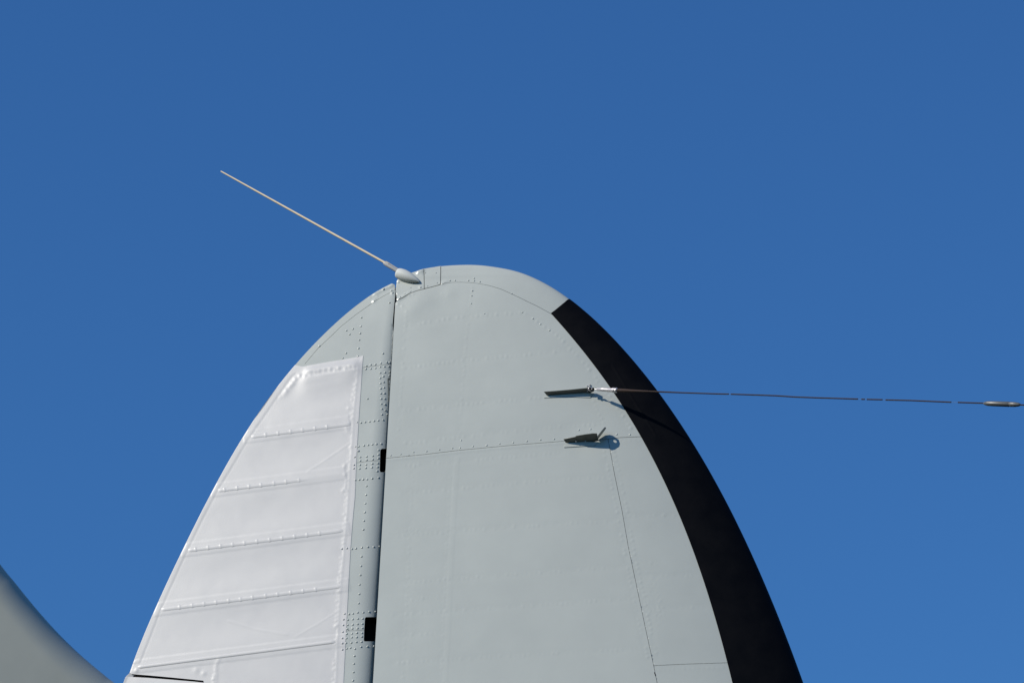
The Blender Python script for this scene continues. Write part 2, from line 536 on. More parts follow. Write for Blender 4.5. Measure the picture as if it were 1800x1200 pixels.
# bumps and ridges round the tip fairings, shaped to catch sun glints
for q, a_, sg_ in [((700.5, 525), .7, 1.6), ((704, 523), .6, 1.8), ((709, 520), .7, 1.6), ((714, 517), .5, 1.6), ((719, 514.5), .6, 1.4), ((701, 494), .9, 2.0), ((704, 491), .8, 1.8), ((735, 479), 1.0, 2.2), ((739, 477.5), 1.1, 2.4), ((743, 476), 1.0, 2.2),
                   ((742, 482), .8, 2.0), ((739, 505), .9, 1.8), ((777, 497.5), .9, 2.0), ((781, 496), .8, 2.2), ((785, 494.5), .6, 1.8), ((720, 519), .6, 1.8), ((726, 517), .6, 1.6), ((699.5, 534), .7, 1.4), ((707, 538), .5, 1.2), ((830, 511), .5, 1.4), ((776, 477), .5, 1.2)]:
    RF.bump(fd(q), a_ * 0.9, sg_)
RF.line(fd((698.5, 528), (708, 523), (719, 515.8)), 0.8, 1.6)
RF.line(fd((734, 480.5), (740, 478), (745, 476.5)), 1.3, 2.6)
RF.line(fd((775.5, 500), (783, 496.5), (790, 495)), 0.5, 1.5)
# edge pucker along the horizontal joint
RF.line(J1 + np.array([0, 3.0]), 0.25, 1.8, 1.0)
RF.row(J1 + np.array([0, 2.2]), 0.16, 1.6, 6)
RF.line(fd((1076, 640), (1112, 700), (1154, 766)), 0.4, 0.9)

# ---- fin skins
SEAM_T = fd((775, 501.5), (782, 498.3), (795, 496.5), (809, 496), (825, 496.7), (840, 498.3), (860, 502), (880, 508), (898, 516), (914, 523.5), (929, 531), (944, 538), (958, 545.7), (968, 551))
FA = fd((697.6, 529), (708, 524), (721.6, 515.8), (733, 511.6), (746, 508.4))
FB = fd((746, 508.4), (760, 504.5), (774.5, 500.5))
VBX = float(uL(473.0))
V745 = fd((745.5, 476), (746, 508.4)); V775 = fd((775, 471), (774.5, 500.5))
def top_at(u):
    a = LC[LC[:, 1] < 500][::-1]
    return float(np.interp(u, a[:, 0], a[:, 1]))
def crown_part(ua, ub):
    u = np.arange(ua, ub, 2.0)
    return np.array([(float(x), top_at(x)) for x in u] + [(ub, top_at(ub))])
# points on the crown are placed on the silhouette exactly
def crown_left(u0, u1):
    v0, v1 = top_at(u0), top_at(u1)
    a = LC[(LC[:, 1] < v0 - 0.02) & (LC[:, 1] > v1 + 0.02)][::-1]
    return np.vstack([[[u0, v0]], a, [[u1, v1]]])
ul0 = 699.6
fa_poly = np.vstack([crown_left(ul0, 745.5), V745[1:], FA[::-1][1:]])
fa_poly = np.vstack([fa_poly, [[uH(510.0), 510.0]], [[float(uH(496.0)) + 0.4, 496.0]]])
panel('tip_fairing', fa_poly, h_fin, M_GREY, tail, RF, 0.7, 1.6, 0.5)
panel('tip_fairing', np.vstack([crown_left(745.5, 775.0), V775[1:], FB[::-1][1:], V745[::-1][1:-1]]), h_fin, M_GREY, tail, RF, 0.7, 1.6, 0.55)
vcap = 536.0
cap_poly = np.vstack([crown(top_at(775.0), vcap), [[float(uR(560.0)) - 4, 562.0]], fd((990, 571), (968, 551)), SEAM_T[::-1][1:], V775[::-1][1:-1]])
panel('tip_cap', cap_poly, h_fin, M_GREY, tail, RF, 0.0, 1.4, 0.4)
# upper skin
BI = np.array([(968, 551), (993, 578), (1028, 620), (1070, 678), (1096, 718), (1128, 768), (1148, 806), (1173, 860), (1186, 887), (1217, 960), (1240, 1026), (1260, 1096), (1277, 1162), (1287, 1200), (1311, 1300)], float)
pb = np.polyfit(np.sqrt(BI[:, 1] - 460), BI[:, 0], 4)
vb_ = np.concatenate([np.arange(551, 700, 5.0), np.arange(700, 1300, 12.0)])
BOOT_IN = fd(*np.stack([np.polyval(pb, np.sqrt(vb_ - 460)), vb_], 1), (1311, 1300), (1355, 1500))
UNDER = BOOT_IN + np.array([16.0, -1.0])
def hinge(v0, v1):
    v = np.linspace(v0, v1, max(2, int(abs(v1 - v0) / 4)))
    return np.stack([uH(v), v], 1)
HD1 = toD(np.array([(float(uH(x)), x) for x in (530.5, 804.0)]), h_fin)
def hfin_line(v0, v1):
    v = np.linspace(v0, v1, max(2, int(abs(v1 - v0) / 4)))
    return toD(np.stack([uH(v), v], 1), h_fin)
ui = UNDER[UNDER[:, 1] < 757]
up_poly = np.vstack([FA, FB[1:], SEAM_T[1:], ui[1:], J1c[2:3], J1b[::-1], J1[::-1][1:], hfin_line(801, 533)])
panel('skin_panel', up_poly, h_fin, M_GREY, tail, RF, 0.25, 1.4, 0.3)
low_poly = np.vstack([J1, SV[1:], [[uH(VB), VB]], hfin_line(1490, 809)])
panel('skin_panel', low_poly, h_fin, M_GREY, tail, RF, 0.0, 1.4, 0.3)
us = UNDER[(UNDER[:, 1] > 772) & (UNDER[:, 1] < 1150)]
svm = SV[SV[:, 1] < J2[0, 1] - 2]
panel('skin_panel', np.vstack([J1b, us, J2[::-1], svm[::-1]]), h_fin, M_GREY, tail, RF, 0.0, 1.4, 0.35)
us2 = UNDER[UNDER[:, 1] > 1172]
svl = SV[SV[:, 1] > J2[0, 1] + 2]
panel('skin_panel', np.vstack([J2, us2, svl[::-1]]), h_fin, M_GREY, tail, RF, 0.0, 1.4, 0.35)
# black boot, wrapped round the leading edge on both faces
ctop = toD(np.array([(968, 551), (976, 545), (985, 537.5), (993, 531)], float), h_fin)
vt = 526.5
boot_poly = np.vstack([ctop, edgeR(vt, VB, 2.0), BOOT_IN[::-1][:-1]])
panel('de_icer_boot', boot_poly, h_fin, M_BLACK, tail, RF, 0.75, 1.6, 0.0, both=True)
# inner structure and the far face
def frame(name, polyN, hfN, drop, polyF, hfF, mats, parent):
    v1, f1, s1 = panel('', polyN, hfN, None, None, None, -drop, 0, 0.0, 9.0, build=False)
    v2, f2, s2 = panel('', polyF, hfF, None, None, None, 0.0, 0, 0.0, 6.0, mirror_only=True, build=False)
    b = len(v1)
    o = link(name, v1 + v2, f1 + [tuple(i + b for i in f) for f in f2], mats, parent, s1 + s2)
    for i, p in enumerate(o.data.polygons): p.material_index = 0 if i < len(f1) else 1
    return o
vv = np.linspace(VB, 520, 120)
fin_near = np.vstack([crown_left(735.0, 775.0), crown(top_at(775.0), 540)[1:], edgeR(545, VB, 6), np.stack([uH(vv) + 34, vv], 1)])
fin_far = np.vstack([crown_left(700.0, 775.0), crown(top_at(775.0), 540)[1:], edgeR(545, VB, 6), np.stack([uH(vv), vv], 1)])
frame('fin_frame', fin_near, lambda u, v: np.maximum(h_fin(u, v) - 2.2, 0.0), 0.0, fin_far, h_fin, [M_DARK, M_GREY], tail)

# ---- rivets
def dome(verts, faces, D, hf, r, hgt, lift=0.0, rel=None):
    P, N = surf(np.atleast_2d(D), hf, rel, lift)
    P, N = P[0], N[0]
    t = np.cross(N, (0, 0, 1.0)); t /= np.linalg.norm(t); b = np.cross(N, t)
    base = len(verts)
    prof = [(1.0, -0.15), (0.88, 0.42), (0.62, 0.78), (0.32, 0.95)]
    K = 9
    for pr, ph in prof:
        for k in range(K):
            a = 2 * math.pi * k / K
            verts.append(P + (t * math.cos(a) + b * math.sin(a)) * (r * pr * S) + N * (hgt * ph * S))
    verts.append(P + N * hgt * S)
    for q in range(len(prof) - 1):
        for k in range(K):
            a, c = base + q * K + k, base + q * K + (k + 1) % K
            faces.append((a, c, c + K, a + K))
    for k in range(K):
        faces.append((base + (len(prof) - 1) * K + k, base + (len(prof) - 1) * K + (k + 1) % K, len(verts) - 1))
def rivets(name, pts, hf, m, parent, r=2.0, hgt=1.1, lift=0.0, rel=None):
    D = toD(np.array(pts, float), hf)
    V, F = [], []
    for d in D: dome(V, F, d, hf, r * rng.uniform(0.9, 1.08), hgt * rng.uniform(0.9, 1.1), lift, rel)
    # faces must look outward
    o = link(name, V, F, m, parent, None, 'stuff')
    bm = bmesh.new(); bm.from_mesh(o.data); bmesh.ops.recalc_face_normals(bm, faces=bm.faces); bm.to_mesh(o.data); bm.free()
    return o
def z(sc_, ox, oy, L): return [(ox + x / sc_, oy + y / sc_) for x, y in L]
fr = z(5, 660, 640, [(135, 800), (222, 790), (335, 772), (450, 765), (563, 750), (677, 737), (743, 735), (857, 720), (977, 712), (1092, 697), (1210, 687), (1330, 675), (1450, 663), (1570, 657), (1690, 650), (752, 668)])
fr += z(5, 960, 740, [(287, 77), (390, 70), (735, 118), (620, 115)])
fr += z(6, 720, 440, [(1190, 652), (1300, 720), (1380, 778), (1475, 843), (790, 668), (1075, 457), (480, 317), (425, 320), (680, 295), (680, 322), (740, 332), (662, 428), (655, 480), (650, 560), (620, 318)])
rivets('rivet', fr, h_fin, M_GREY, tail, 1.6, 0.85, 0.25, RF)
fr2 = z(6, 720, 440, [(278, 240), (290, 345), (190, 380), (165, 240), (12, 437), (118, 395)]) + [(722, 506), (712, 517), (704, 523), (701, 497)]
rivets('rivet', fr2, h_fin, M_GREY, tail, 1.5, 0.8, 0.7, RF)
# ---- the dark slot by the lower joint
slot = toD(np.array([(1149.8, 1181), (1151.2, 1180.6), (1153.2, 1187), (1151.8, 1187.4)]), h_fin)
panel('inspection_slot', slot, h_fin, M_DARK, tail, RF, 0.35, 0.6, 0.0, 1.0)

# ================================================================== RUDDER
RRU = Relief()
RRU.noise(0.05, 36); RRU.noise(0.02, 14)
FAB_R = [(638.5, 625), (634, 690), (630.5, 741), (627, 800), (624, 873), (620, 916), (616.5, 960), (610, 1080), (604, 1200), (590, 1500)]
FAB_T = [(638.5, 625), (625, 628), (600, 632.5), (575, 636.5), (550, 641), (532, 644.5)]
TEI = [(549, 625), (537, 641), (520, 655), (510, 665), (480, 707), (458, 740), (433, 777), (408, 820), (380, 866), (352, 920), (328, 970), (305, 1020), (282, 1072), (262, 1124), (246, 1165)]
ribs = [((441.7, 767.5), (617, 745)), ((383, 862), (545, 841.5)), ((331, 967), (603, 932)), ((284, 1071), (599, 1030)), ((243, 1172), (590, 1127))]
BEAD = [(627, 643), (622, 690), (618, 727), (616, 767), (614, 798), (611, 834), (608, 880), (605, 924), (600, 980), (597, 1014), (593, 1066), (589, 1140), (587, 1190), (580, 1300)]
# wide tape over each rib, with a shallow step
for (a, b) in ribs:
    b2 = (615, b[1] - 2) if b[0] > 560 else (608, 832)
    A = np.array([a, b2], float)
    d = (A[1] - A[0]) / np.hypot(*(A[1] - A[0])); n = np.array([-d[1], d[0]])
    A[0] -= d * 14
    poly = toD(dens(np.vstack([A[0] - n * 13, A[1] - n * 13, A[1] + n * 10, A[0] + n * 10]), 6, True), h_rud)
    poly[:, 0] = np.maximum(poly[:, 0], uL(poly[:, 1]) + 1.0)
    RRU.step(poly, 0.30, 1.0)
    RRU.line(rd(A[0] + d * 10, A[1]), 0.18, 4.0, 1.0)
# sag of the fabric between the ribs
bays = [((500, 705), 110, 34), ((520, 800), 95, 30), ((490, 900), 120, 32), ((455, 1000), 140, 32), ((440, 1098), 150, 32)]
u_, v_ = np.meshgrid(np.arange(RRU.a.shape[1]) / RS + RX0, np.arange(RRU.a.shape[0]) / RS + RY0)
for (cu, cv), su, sv in bays:
    q = ((u_ - cu) / su) ** 2 + ((v_ - cv + (u_ - cu) * 0.125) / sv) ** 2
    RRU.a -= (1.1 * np.exp(-q ** 1.2)).astype(np.float32)
del u_, v_
# top rib: the fabric is pulled over a proud former
for pts, am, sg in [([(538, 654), (552, 650), (590, 644.5), (628, 640)], 2.0, 4.2), ([(530, 668), (590, 655), (635, 648)], 1.5, 6.5), ([(530, 680), (590, 666), (625, 659)], 1.0, 9.0), ([(525, 694), (590, 679), (615, 672)], 0.6, 12.0), ([(540, 664), (590, 656), (630, 650)], 0.25, 1.5)]:
    RRU.line(rd(*pts), am, sg, 1.0)
RRU.row(rd((528, 662), (555, 655), (628, 645)), 0.45, 2.2, 9, 1.2)
RRU.line(rd((525, 662), (512, 675), (497, 697)), 0.3, 4.0, 1.0)
RRU.row(rd((520, 668), (505, 684), (490, 702)), 0.4, 2.5, 8, 1.0)
# trailing edge tape
te = rd(*TEI[2:])
lo = np.stack([uL(te[:, 1]) - 3, te[:, 1]], 1)
RRU.step(np.vstack([te, lo[::-1]]), 0.25, 1.0)
RRU.line(te, -0.12, 1.4, 1.0)
# bead of fasteners under the tape at the spar
bl = rd(*BEAD)
RRU.row(bl, 0.30, 1.8, 8.6, 0.8, 0.08)
RRU.line(bl + np.array([3.5, 0]), 0.15, 1.8, 1.0)
RRU.step(np.vstack([bl + np.array([2, 0]), rd(*FAB_R)[::-1][3:]]), 0.15, 1.2)
for q in [(613, 717), (609, 754), (607, 834), (607, 858), (603, 862), (606, 818), (590, 1100), (595, 1040), (612, 757)]:
    RRU.bump(rd(q), 0.4, 2.2)
for q, a_, sg_ in [((691, 500.5), 1.0, 2.2), ((688, 503), 1.0, 2.2), ((684, 504.5), .9, 2.0), ((679, 506), .7, 1.8), ((674, 508.5), .8, 1.8), ((666, 513), .5, 1.6), ((661, 516), .6, 1.6), ((660, 526), .5, 1.8), ((657, 529), .4, 1.6),
                   ((689, 513), .8, 1.6), ((690, 517), .7, 1.4), ((663, 520), .5, 1.4), ((650, 523), .4, 1.5)]:
    RRU.bump(rd(q), a_ * 0.9, sg_)  # bumps at the rudder's top corner, added for bright glints
RRU.line(rd((656, 518.5), (672, 510), (691, 500.5)), 0.7, 1.7)
RRU.line(rd((659, 528), (655, 531)), 0.7, 1.7)
# seams sewn on the bias
RRU.line(rd((616, 778), (590, 796), (562, 815), (540, 829)), 0.18, 0.9)
RRU.line(rd((590, 1076), (560, 1095), (520, 1118)), 0.14, 0.9)
RRU.line(rd((400, 1090), (450, 1105), (505, 1115)), 0.2, 1.2)
# patch by the tab corner
RRU.row(rd((384, 1160), (378, 1172), (377, 1198), (376, 1240)), 0.4, 2.0, 7, 1.0)
RRU.line(rd((386, 1155), (381, 1168), (380, 1200)), 0.2, 2.2)
RRU.bump(rd((358, 1183)), 0.5, 3); RRU.bump(rd((345, 1177)), 0.4, 4); RRU.bump(rd((240, 1178)), 0.8, 2.5)

NOSE = 24.0
def nose(v0, v1, off=NOSE):
    v = np.linspace(v0, v1, max(2, int(abs(v1 - v0) / 4)))
    k = np.clip((v - 572) / 30.0, 0, 1)
    return np.stack([uH(v) + 0.4 * (1 - k) + k * np.minimum(off, 0.33 * WD(v)), v], 1)
# carrier mesh = spar and the far face
vr = np.linspace(530, VB, 120)
hs = lambda u, v: np.where(u > uH(v) - 60, np.maximum(h_rud(u, v) - 26, 1.0), np.maximum(np.minimum(h_rud(u, v) - 2.4, 0.4 * h_rud(u, v)), 0))
rud_near = np.vstack([edgeL(530, 1180, 6) + np.array([16.0, 0]), edgeL(1194, VB, 8) + np.array([7.0, 0]), np.stack([uH(vr) + 8, vr], 1)[::-1]])
rudder = frame('rudder', rud_near, hs, 0.0, np.vstack([edgeL(498, VB, 6), np.stack([uH(vr) + 22, vr], 1)[::-1]]), h_rud, [M_DARK, M_WHITE], tail)

TSEAM = rd((694.5, 509.5), (689, 512.5), (675, 519.8), (659, 529.3), (628, 551), (600, 573), (580, 592.5), (560, 611), (549, 624), (537, 638))
fabT = rd(*FAB_T)
vts = float(TSEAM[-1, 1])
strip_poly = np.vstack([edgeL(498.5, 646.0), fabT[-1:] + np.array([[2.0, 2.0]]), TSEAM[::-1], [[float(uH(505.0)) - 1.6, 501.0]]])
panel('trailing_edge_strip', strip_poly, h_rud, M_GREY, rudder, RRU, 0.0, 1.2, 0.3)
S1 = rd((630, 647), (640, 645.8), (660, 643), (688, 639.5))
S2 = rd((618, 814.5), (628, 812.8), (648, 810.2), (668.3, 808.8))
S3 = rd((590, 1109), (608, 1108.3), (625, 1107.3), (640.4, 1106.2))
c1a = rd((690, 788.5), (671.5, 788.5), (669, 790.5), (668.5, 795), (668.3, 808))
c1b = rd((668.2, 810), (667.8, 826), (668.8, 829.2), (690, 829.4))
c2a = rd((670, 1084), (643.5, 1084), (641.6, 1086), (641.2, 1094), (640.5, 1105.5))
c2b = rd((640.4, 1107), (639.8, 1124.5), (641, 1126.2), (668, 1126.2))
def inner(v0, v1): return np.array(rd(*[(np.interp(v, [p[1] for p in FAB_R], [p[0] for p in FAB_R]) - 6, v) for v in np.linspace(v0, v1, 30)]))
top_poly = np.vstack([TSEAM, fabT[::-1] + np.array([0, 2.5]), inner(634, 645), S1, nose(638, 512)])
panel('skin_panel', top_poly, h_rud, M_GREY, rudder, RRU, 0.0, 1.2, 0.3)
def cutjoin(c, first):          # drop the part of the notch that would leave the nose
    k = c[:, 0] < uH(c[:, 1]) + 0.33 * WD(c[:, 1]) - 1
    return c[k]
panel('nose_skin', np.vstack([S1, nose(643, 786), cutjoin(c1a, 1), S2[::-1], inner(812, 648)]), h_rud, M_GREY, rudder, RRU, 0.0, 1.2, 0.25)
panel('nose_skin', np.vstack([S2, cutjoin(c1b, 0), nose(832, 1081), cutjoin(c2a, 1), S3[::-1], inner(1107, 816)]), h_rud, M_GREY, rudder, RRU, 0.0, 1.2, 0.25)
panel('nose_skin', np.vstack([S3, cutjoin(c2b, 0), nose(1129, VB), inner(1490, 1111)]), h_rud, M_GREY, rudder, RRU, 0.0, 1.2, 0.25)
# fabric
fabR = rd(*FAB_R)
gapline = rd((231, 1184.0), (260, 1186.2), (300, 1189.8), (340, 1193.8), (358, 1195.6))
fab_poly = np.vstack([edgeL(641.5, 1181.5), gapline, rd((358.5, 1210), (358.5, 1495)), fabR[::-1], fabT[1:]])
panel('fabric_cover', fab_poly, h_rud, M_WHITE, rudder, RRU, 0.45, 1.0, 0.0)
tabtop = rd((223.5, 1188.6), (260, 1190.5), (300, 1193.6), (340, 1197.0), (357.5, 1198.8))
tab_poly = np.vstack([tabtop, rd((357.5, 1210), (357.5, 1495)), edgeL(VB, 1189.5)])
panel('trim_tab', tab_poly, h_rud, M_WHITE, rudder, RRU, 0.3, 1.2, 0.0)
# rib tapes with their lacing
def rib(a, b, nodes, hgt=0.5, half=3.7, fade=False):
    a, b = np.array(a, float), np.array(b, float)
    Ln = np.hypot(*(b - a)); d = (b - a) / Ln; n = np.array([-d[1], d[0]])
    s = np.unique(np.concatenate([np.linspace(0, Ln, int(Ln / 2))] + [[(x - a[0]) / d[0] + k for k in (-2, -1, 0, 1, 2)] for x in nodes]))
    s = s[(s >= 0) & (s <= Ln)]
    prof = [(-1.0, 0.0), (-0.8, 0.7), (-0.6, 1.0), (0, 1.02), (0.6, 1.0), (0.8, 0.7), (1.0, 0.0)]
    nd = np.array([(x - a[0]) / d[0] for x in nodes])
    V, F = [], []
    for x in s:
        q = a + d * x
        k = float(np.exp(-((x - nd) / 1.7) ** 2).max()) if len(nd) else 0.0
        end = min(1.0, (x + 0.6) / 5.0, ((Ln - x) + 0.6) / (40.0 if fade else 6.0))
        hh = hgt * (0.15 + 0.85 * end) + 0.2 * k
        ww = half * (0.75 + 0.25 * end) + 0.9 * k
        D = toD(np.array([q + n * (p * ww) for p, _ in prof]), h_rud)
        for (p, hq), dd in zip(prof, D):
            P, _ = surf(dd[None], h_rud, RRU, 0.35 + hh * hq)
            V.append(P[0])
    K = len(prof)
    for i in range(len(s) - 1):
        for j in range(K - 1):
            F.append((i * K + j, i * K + j + 1, (i + 1) * K + j + 1, (i + 1) * K + j))
    o = link('rib_tape', V, F, M_WHITE, rudder)
    bm = bmesh.new(); bm.from_mesh(o.data); bmesh.ops.recalc_face_normals(bm, faces=bm.faces)
    if sum(f.normal.y for f in bm.faces) > 0: bmesh.ops.reverse_faces(bm, faces=bm.faces)
    bm.to_mesh(o.data); bm.free()
rib(*ribs[0], [467, 489, 511, 532, 554, 575])
rib(*ribs[1], [395, 417, 438, 459, 482, 503, 526], fade=True)
rib(*ribs[2], [344, 366, 388, 409, 430, 452, 474, 496, 518, 540, 562])
rib(*ribs[3], [316, 338, 359, 380, 402, 423, 444, 467, 488, 511, 533, 555])
rib(*ribs[4], [], 0.8, 3.4)
# rudder rivets
rr = z(6, 420, 600, [(1262, 70), (1130, 122), (1095, 175), (1255, 155), (1520, 125), (850, 48), (1345, 257), (1390, 245), (1440, 240), (1497, 228), (1560, 218), (1590, 222),
    (1338, 290), (1390, 287), (1440, 280), (1490, 268), (1535, 265), (1580, 265), (1490, 330), (1490, 385), (1493, 440), (1495, 495), (1497, 548), (1500, 603), (1502, 657), (1507, 710), (1508, 768),
    (1540, 325), (1523, 367), (1527, 427), (1530, 485), (1535, 545), (1538, 603), (1541, 663), (1545, 725), (1565, 768), (1592, 320), (1587, 360), (1590, 415),
    (1248, 852), (1287, 855), (1332, 848), (1378, 843), (1425, 837), (1470, 832), (1520, 827), (1230, 1108), (1262, 1105), (1318, 1095), (1363, 1090), (1407, 1083), (1450, 1080), (1500, 1077), (1357, 603)])
rr += z(6, 560, 740, [(632, 303), (630, 350), (630, 390), (440, 378), (507, 372), (572, 365), (440, 415), (507, 408), (572, 402), (437, 460), (502, 457), (567, 447), (625, 442),
    (432, 500), (498, 492), (563, 485), (622, 482), (618, 525), (388, 620), (430, 615), (470, 612), (512, 612), (565, 602), (632, 595), (505, 682), (500, 775), (493, 865), (487, 958), (478, 1048), (472, 1140)])
rr += z(5, 540, 960, [(393, 20), (428, 15), (480, 8), (533, 3), (585, 3), (636, 0), (477, 87), (473, 170), (467, 250), (460, 333), (457, 415), (452, 497), (328, 590), (367, 593), (402, 588), (443, 578),
    (493, 577), (545, 573), (600, 572), (358, 643), (400, 637), (445, 633), (487, 632), (355, 688), (400, 685), (443, 680), (485, 677), (352, 722), (397, 720), (442, 717), (485, 715), (348, 766), (393, 763),
    (437, 757), (482, 758), (346, 805), (392, 797), (435, 795), (480, 790), (343, 847), (388, 843), (433, 838), (477, 835), (347, 895), (380, 888), (420, 897), (473, 880), (530, 878), (587, 877),
    (415, 960), (410, 1028), (407, 1102), (402, 1175), (398, 1250)])
rr += z(7.5, 480, 480, [(1165, 585), (1155, 700), (1148, 792), (1137, 880), (1128, 990), (1010, 806), (968, 755), (1050, 733), (1535, 390), (1450, 1058), (610, 962), (1575, 262), (1560, 230), (1460, 215)])
rivets('rivet', rr, h_rud, M_GREY, rudder, 2.05, 1.1, 0.0, RRU)
fb = [(630, 792), (623.5, 803), (622.5, 817), (622, 823), (601, 964), (610, 963), (606, 1078), (604, 1088), (603.5, 1098), (602.5, 1110), (602, 1121), (602, 1130), (602, 1141)]
rivets('rivet', fb, h_rud, M_WHITE, rudder, 1.9, 1.1, 0.5, RRU)
# narrow hinge cover beside the gap
hc = rd((681.2, 665.5), (683, 664.2), (687, 664.2), (684.6, 705), (682.6, 705))
panel('hinge_cover', hc, h_rud, M_FIT, rudder, None, 0.9, 1.6, 0.0, 1.2)
hc2 = rd((683.2, 669), (685.6, 669), (684.0, 700), (683.0, 700))
panel('hinge_cover', hc2, h_rud, M_GREY, rudder, None, 1.15, 1.0, 0.0, 1.2)

# ================================================================== fittings on the fin
def base_of(px):
    D = toD(np.array([px], float), h_fin)
    P, N = surf(D, h_fin, RF, 0.3)
    return P[0], N[0]
def local(px, out=0.0, tilt=0.0):
    """point standing `out` pixels off the skin over photograph pixel px (px is the foot on the skin)"""
    P, N = base_of(px)
    return P + (N + np.array([0, 0, tilt])) * out * S
def prism(pts, dirv, name, m, parent, bev=0.0008):
    """closed polygon of 3D points extruded by dirv"""
    pts = [np.asarray(p, float) for p in pts]; dirv = np.asarray(dirv, float)
    n = len(pts)
    V = pts + [p + dirv for p in pts]
    F = [tuple(range(n)), tuple(range(2 * n - 1, n - 1, -1))] + [(i, (i + 1) % n, n + (i + 1) % n, n + i) for i in range(n)]
    o = link(name, V, F, m, parent, [False] * len(F))
    bm = bmesh.new(); bm.from_mesh(o.data); bmesh.ops.recalc_face_normals(bm, faces=bm.faces)
    if bev: bmesh.ops.bevel(bm, geom=list(bm.edges), offset=bev, segments=1, affect='EDGES')
    bm.to_mesh(o.data); bm.free()
    return o
def loft(pairs, thick, name, m, parent):
    """bent plate: pairs of (foot, free edge) points along its length, given thickness along thick"""
    thick = np.asarray(thick, float)
    V, F = [], []
    for i_, o_ in pairs: V += [i_, o_, o_ + thick, i_ + thick]
    n = len(pairs)
    for i in range(n - 1):
        for k in range(4): F.append((4 * i + k, 4 * i + (k + 1) % 4, 4 * i + 4 + (k + 1) % 4, 4 * i + 4 + k))
    F += [(0, 3, 2, 1), tuple(4 * (n - 1) + k for k in range(4))]
    o = link(name, V, F, m, parent, [False] * len(F))
    bm = bmesh.new(); bm.from_mesh(o.data); bmesh.ops.recalc_face_normals(bm, faces=bm.faces)
    bm.to_mesh(o.data); bm.free()
    return o
def lathe(a, b, prof, name, m, parent, K=20, cap=True):
    """surface of revolution from a to b; prof = (fraction along, radius in metres)"""
    a, b = np.asarray(a, float), np.asarray(b, float)
    ax = (b - a) / np.linalg.norm(b - a)
    t = np.cross(ax, (0.3, 0.2, 1.0)); t /= np.linalg.norm(t); s_ = np.cross(ax, t)
    V, F = [], []
    for f, r in prof:
        for k in range(K):
            q = 2 * math.pi * k / K
            V.append(a + (b - a) * f + (t * math.cos(q) + s_ * math.sin(q)) * r)
    n = len(prof)
    for i in range(n - 1):
        for k in range(K):
            F.append((i * K + k, i * K + (k + 1) % K, (i + 1) * K + (k + 1) % K, (i + 1) * K + k))
    sm = [True] * len(F)
    if cap:                       # caps have vertices of their own, so the sides keep their normals
        b0 = len(V)
        V += V[:K] + V[(n - 1) * K:n * K]
        F += [tuple(b0 + k for k in range(K))[::-1], tuple(b0 + K + k for k in range(K))]; sm += [False, False]
    o = link(name, V, F, m, parent, sm)
    bm = bmesh.new(); bm.from_mesh(o.data); bmesh.ops.recalc_face_normals(bm, faces=bm.faces)
    bm.to_mesh(o.data); bm.free()
    return o
DN = np.array([0.0, 0.0, -1.0])
# upper: a tapered shelf standing off the skin, its free end carrying the wire
def flange(px, name, parent):
    D = toD(dens(np.array(px, float), 3, True), h_fin)
    return panel(name, D, h_fin, M_GREY, parent, RF, 1.1, 1.2, 0.0, 1.5)
mast = loft([(local((961.5, 695.3), 0.5), local((957.6, 694.3), 8.5, .2)), (local((980, 694.4), 0.0), local((980, 693.4), 9.5, .2)), (local((1005, 692.6), 0.0), local((1005, 692.0), 10.5, .2)),
             (local((1030, 691.0), 0.0), local((1030, 690.6), 12.0, .2)), (local((1038, 690.5), 0.5), local((1038, 690.2), 12.5, .2)), (local((1045, 690.0), 4.0, .2), local((1045, 689.9), 11.5, .2))],
            (0, 0, 0.002), 'antenna_bracket', M_FIT, tail)
flange([(956.5, 699.6), (1000, 697.6), (1038, 699.2), (1042, 692), (1030, 690), (975, 695)], 'base_flange', mast)
P0, N0 = base_of((1042, 690.5))
mast['label'] = 'long tapered bracket that carries the brown wire'
for q, o_ in (((1031.5, 687.5), 4), ((1033, 689.5), 4), ((1037, 677), 0.4), ((1032.5, 679), 0.4)):
    c = local(q, o_)
    lathe(c, c + N0 * 0.006, [(0, 0.0042), (0.7, 0.0042), (1, 0.0025)], 'bolt', M_STEEL, mast, 10)
# lower: gusset with a bent lug that has a hole in it
low = loft([(local((994.8, 778.4), 0.5), local((991.6, 776.8), 7.0, .28)), (local((1004, 778.2), 0.0), local((1004, 777.0), 10.5, .27)), (local((1013.6, 777.8), 0.0), local((1013.6, 776.7), 13.0, .26)),
            (local((1014.6, 777.8), 0.0), local((1014.6, 776.6), 15.0, .25)), (local((1030, 777.2), 0.0), local((1030, 775.8), 18.0, .22)), (local((1044, 776.6), 0.0), local((1044, 775.2), 19.5, .22)), (local((1052, 775.8), 2.0, .2), local((1051.5, 775.0), 19.0, .22))],
           (0, 0, 0.002), 'antenna_bracket', M_FIT, tail)
flange([(991.5, 786.2), (1022, 784.2), (1045, 783.5), (1050, 778), (1030, 776.5), (996, 779)], 'base_flange', low)
low['label'] = 'short dark bracket with an upturned holed lug'
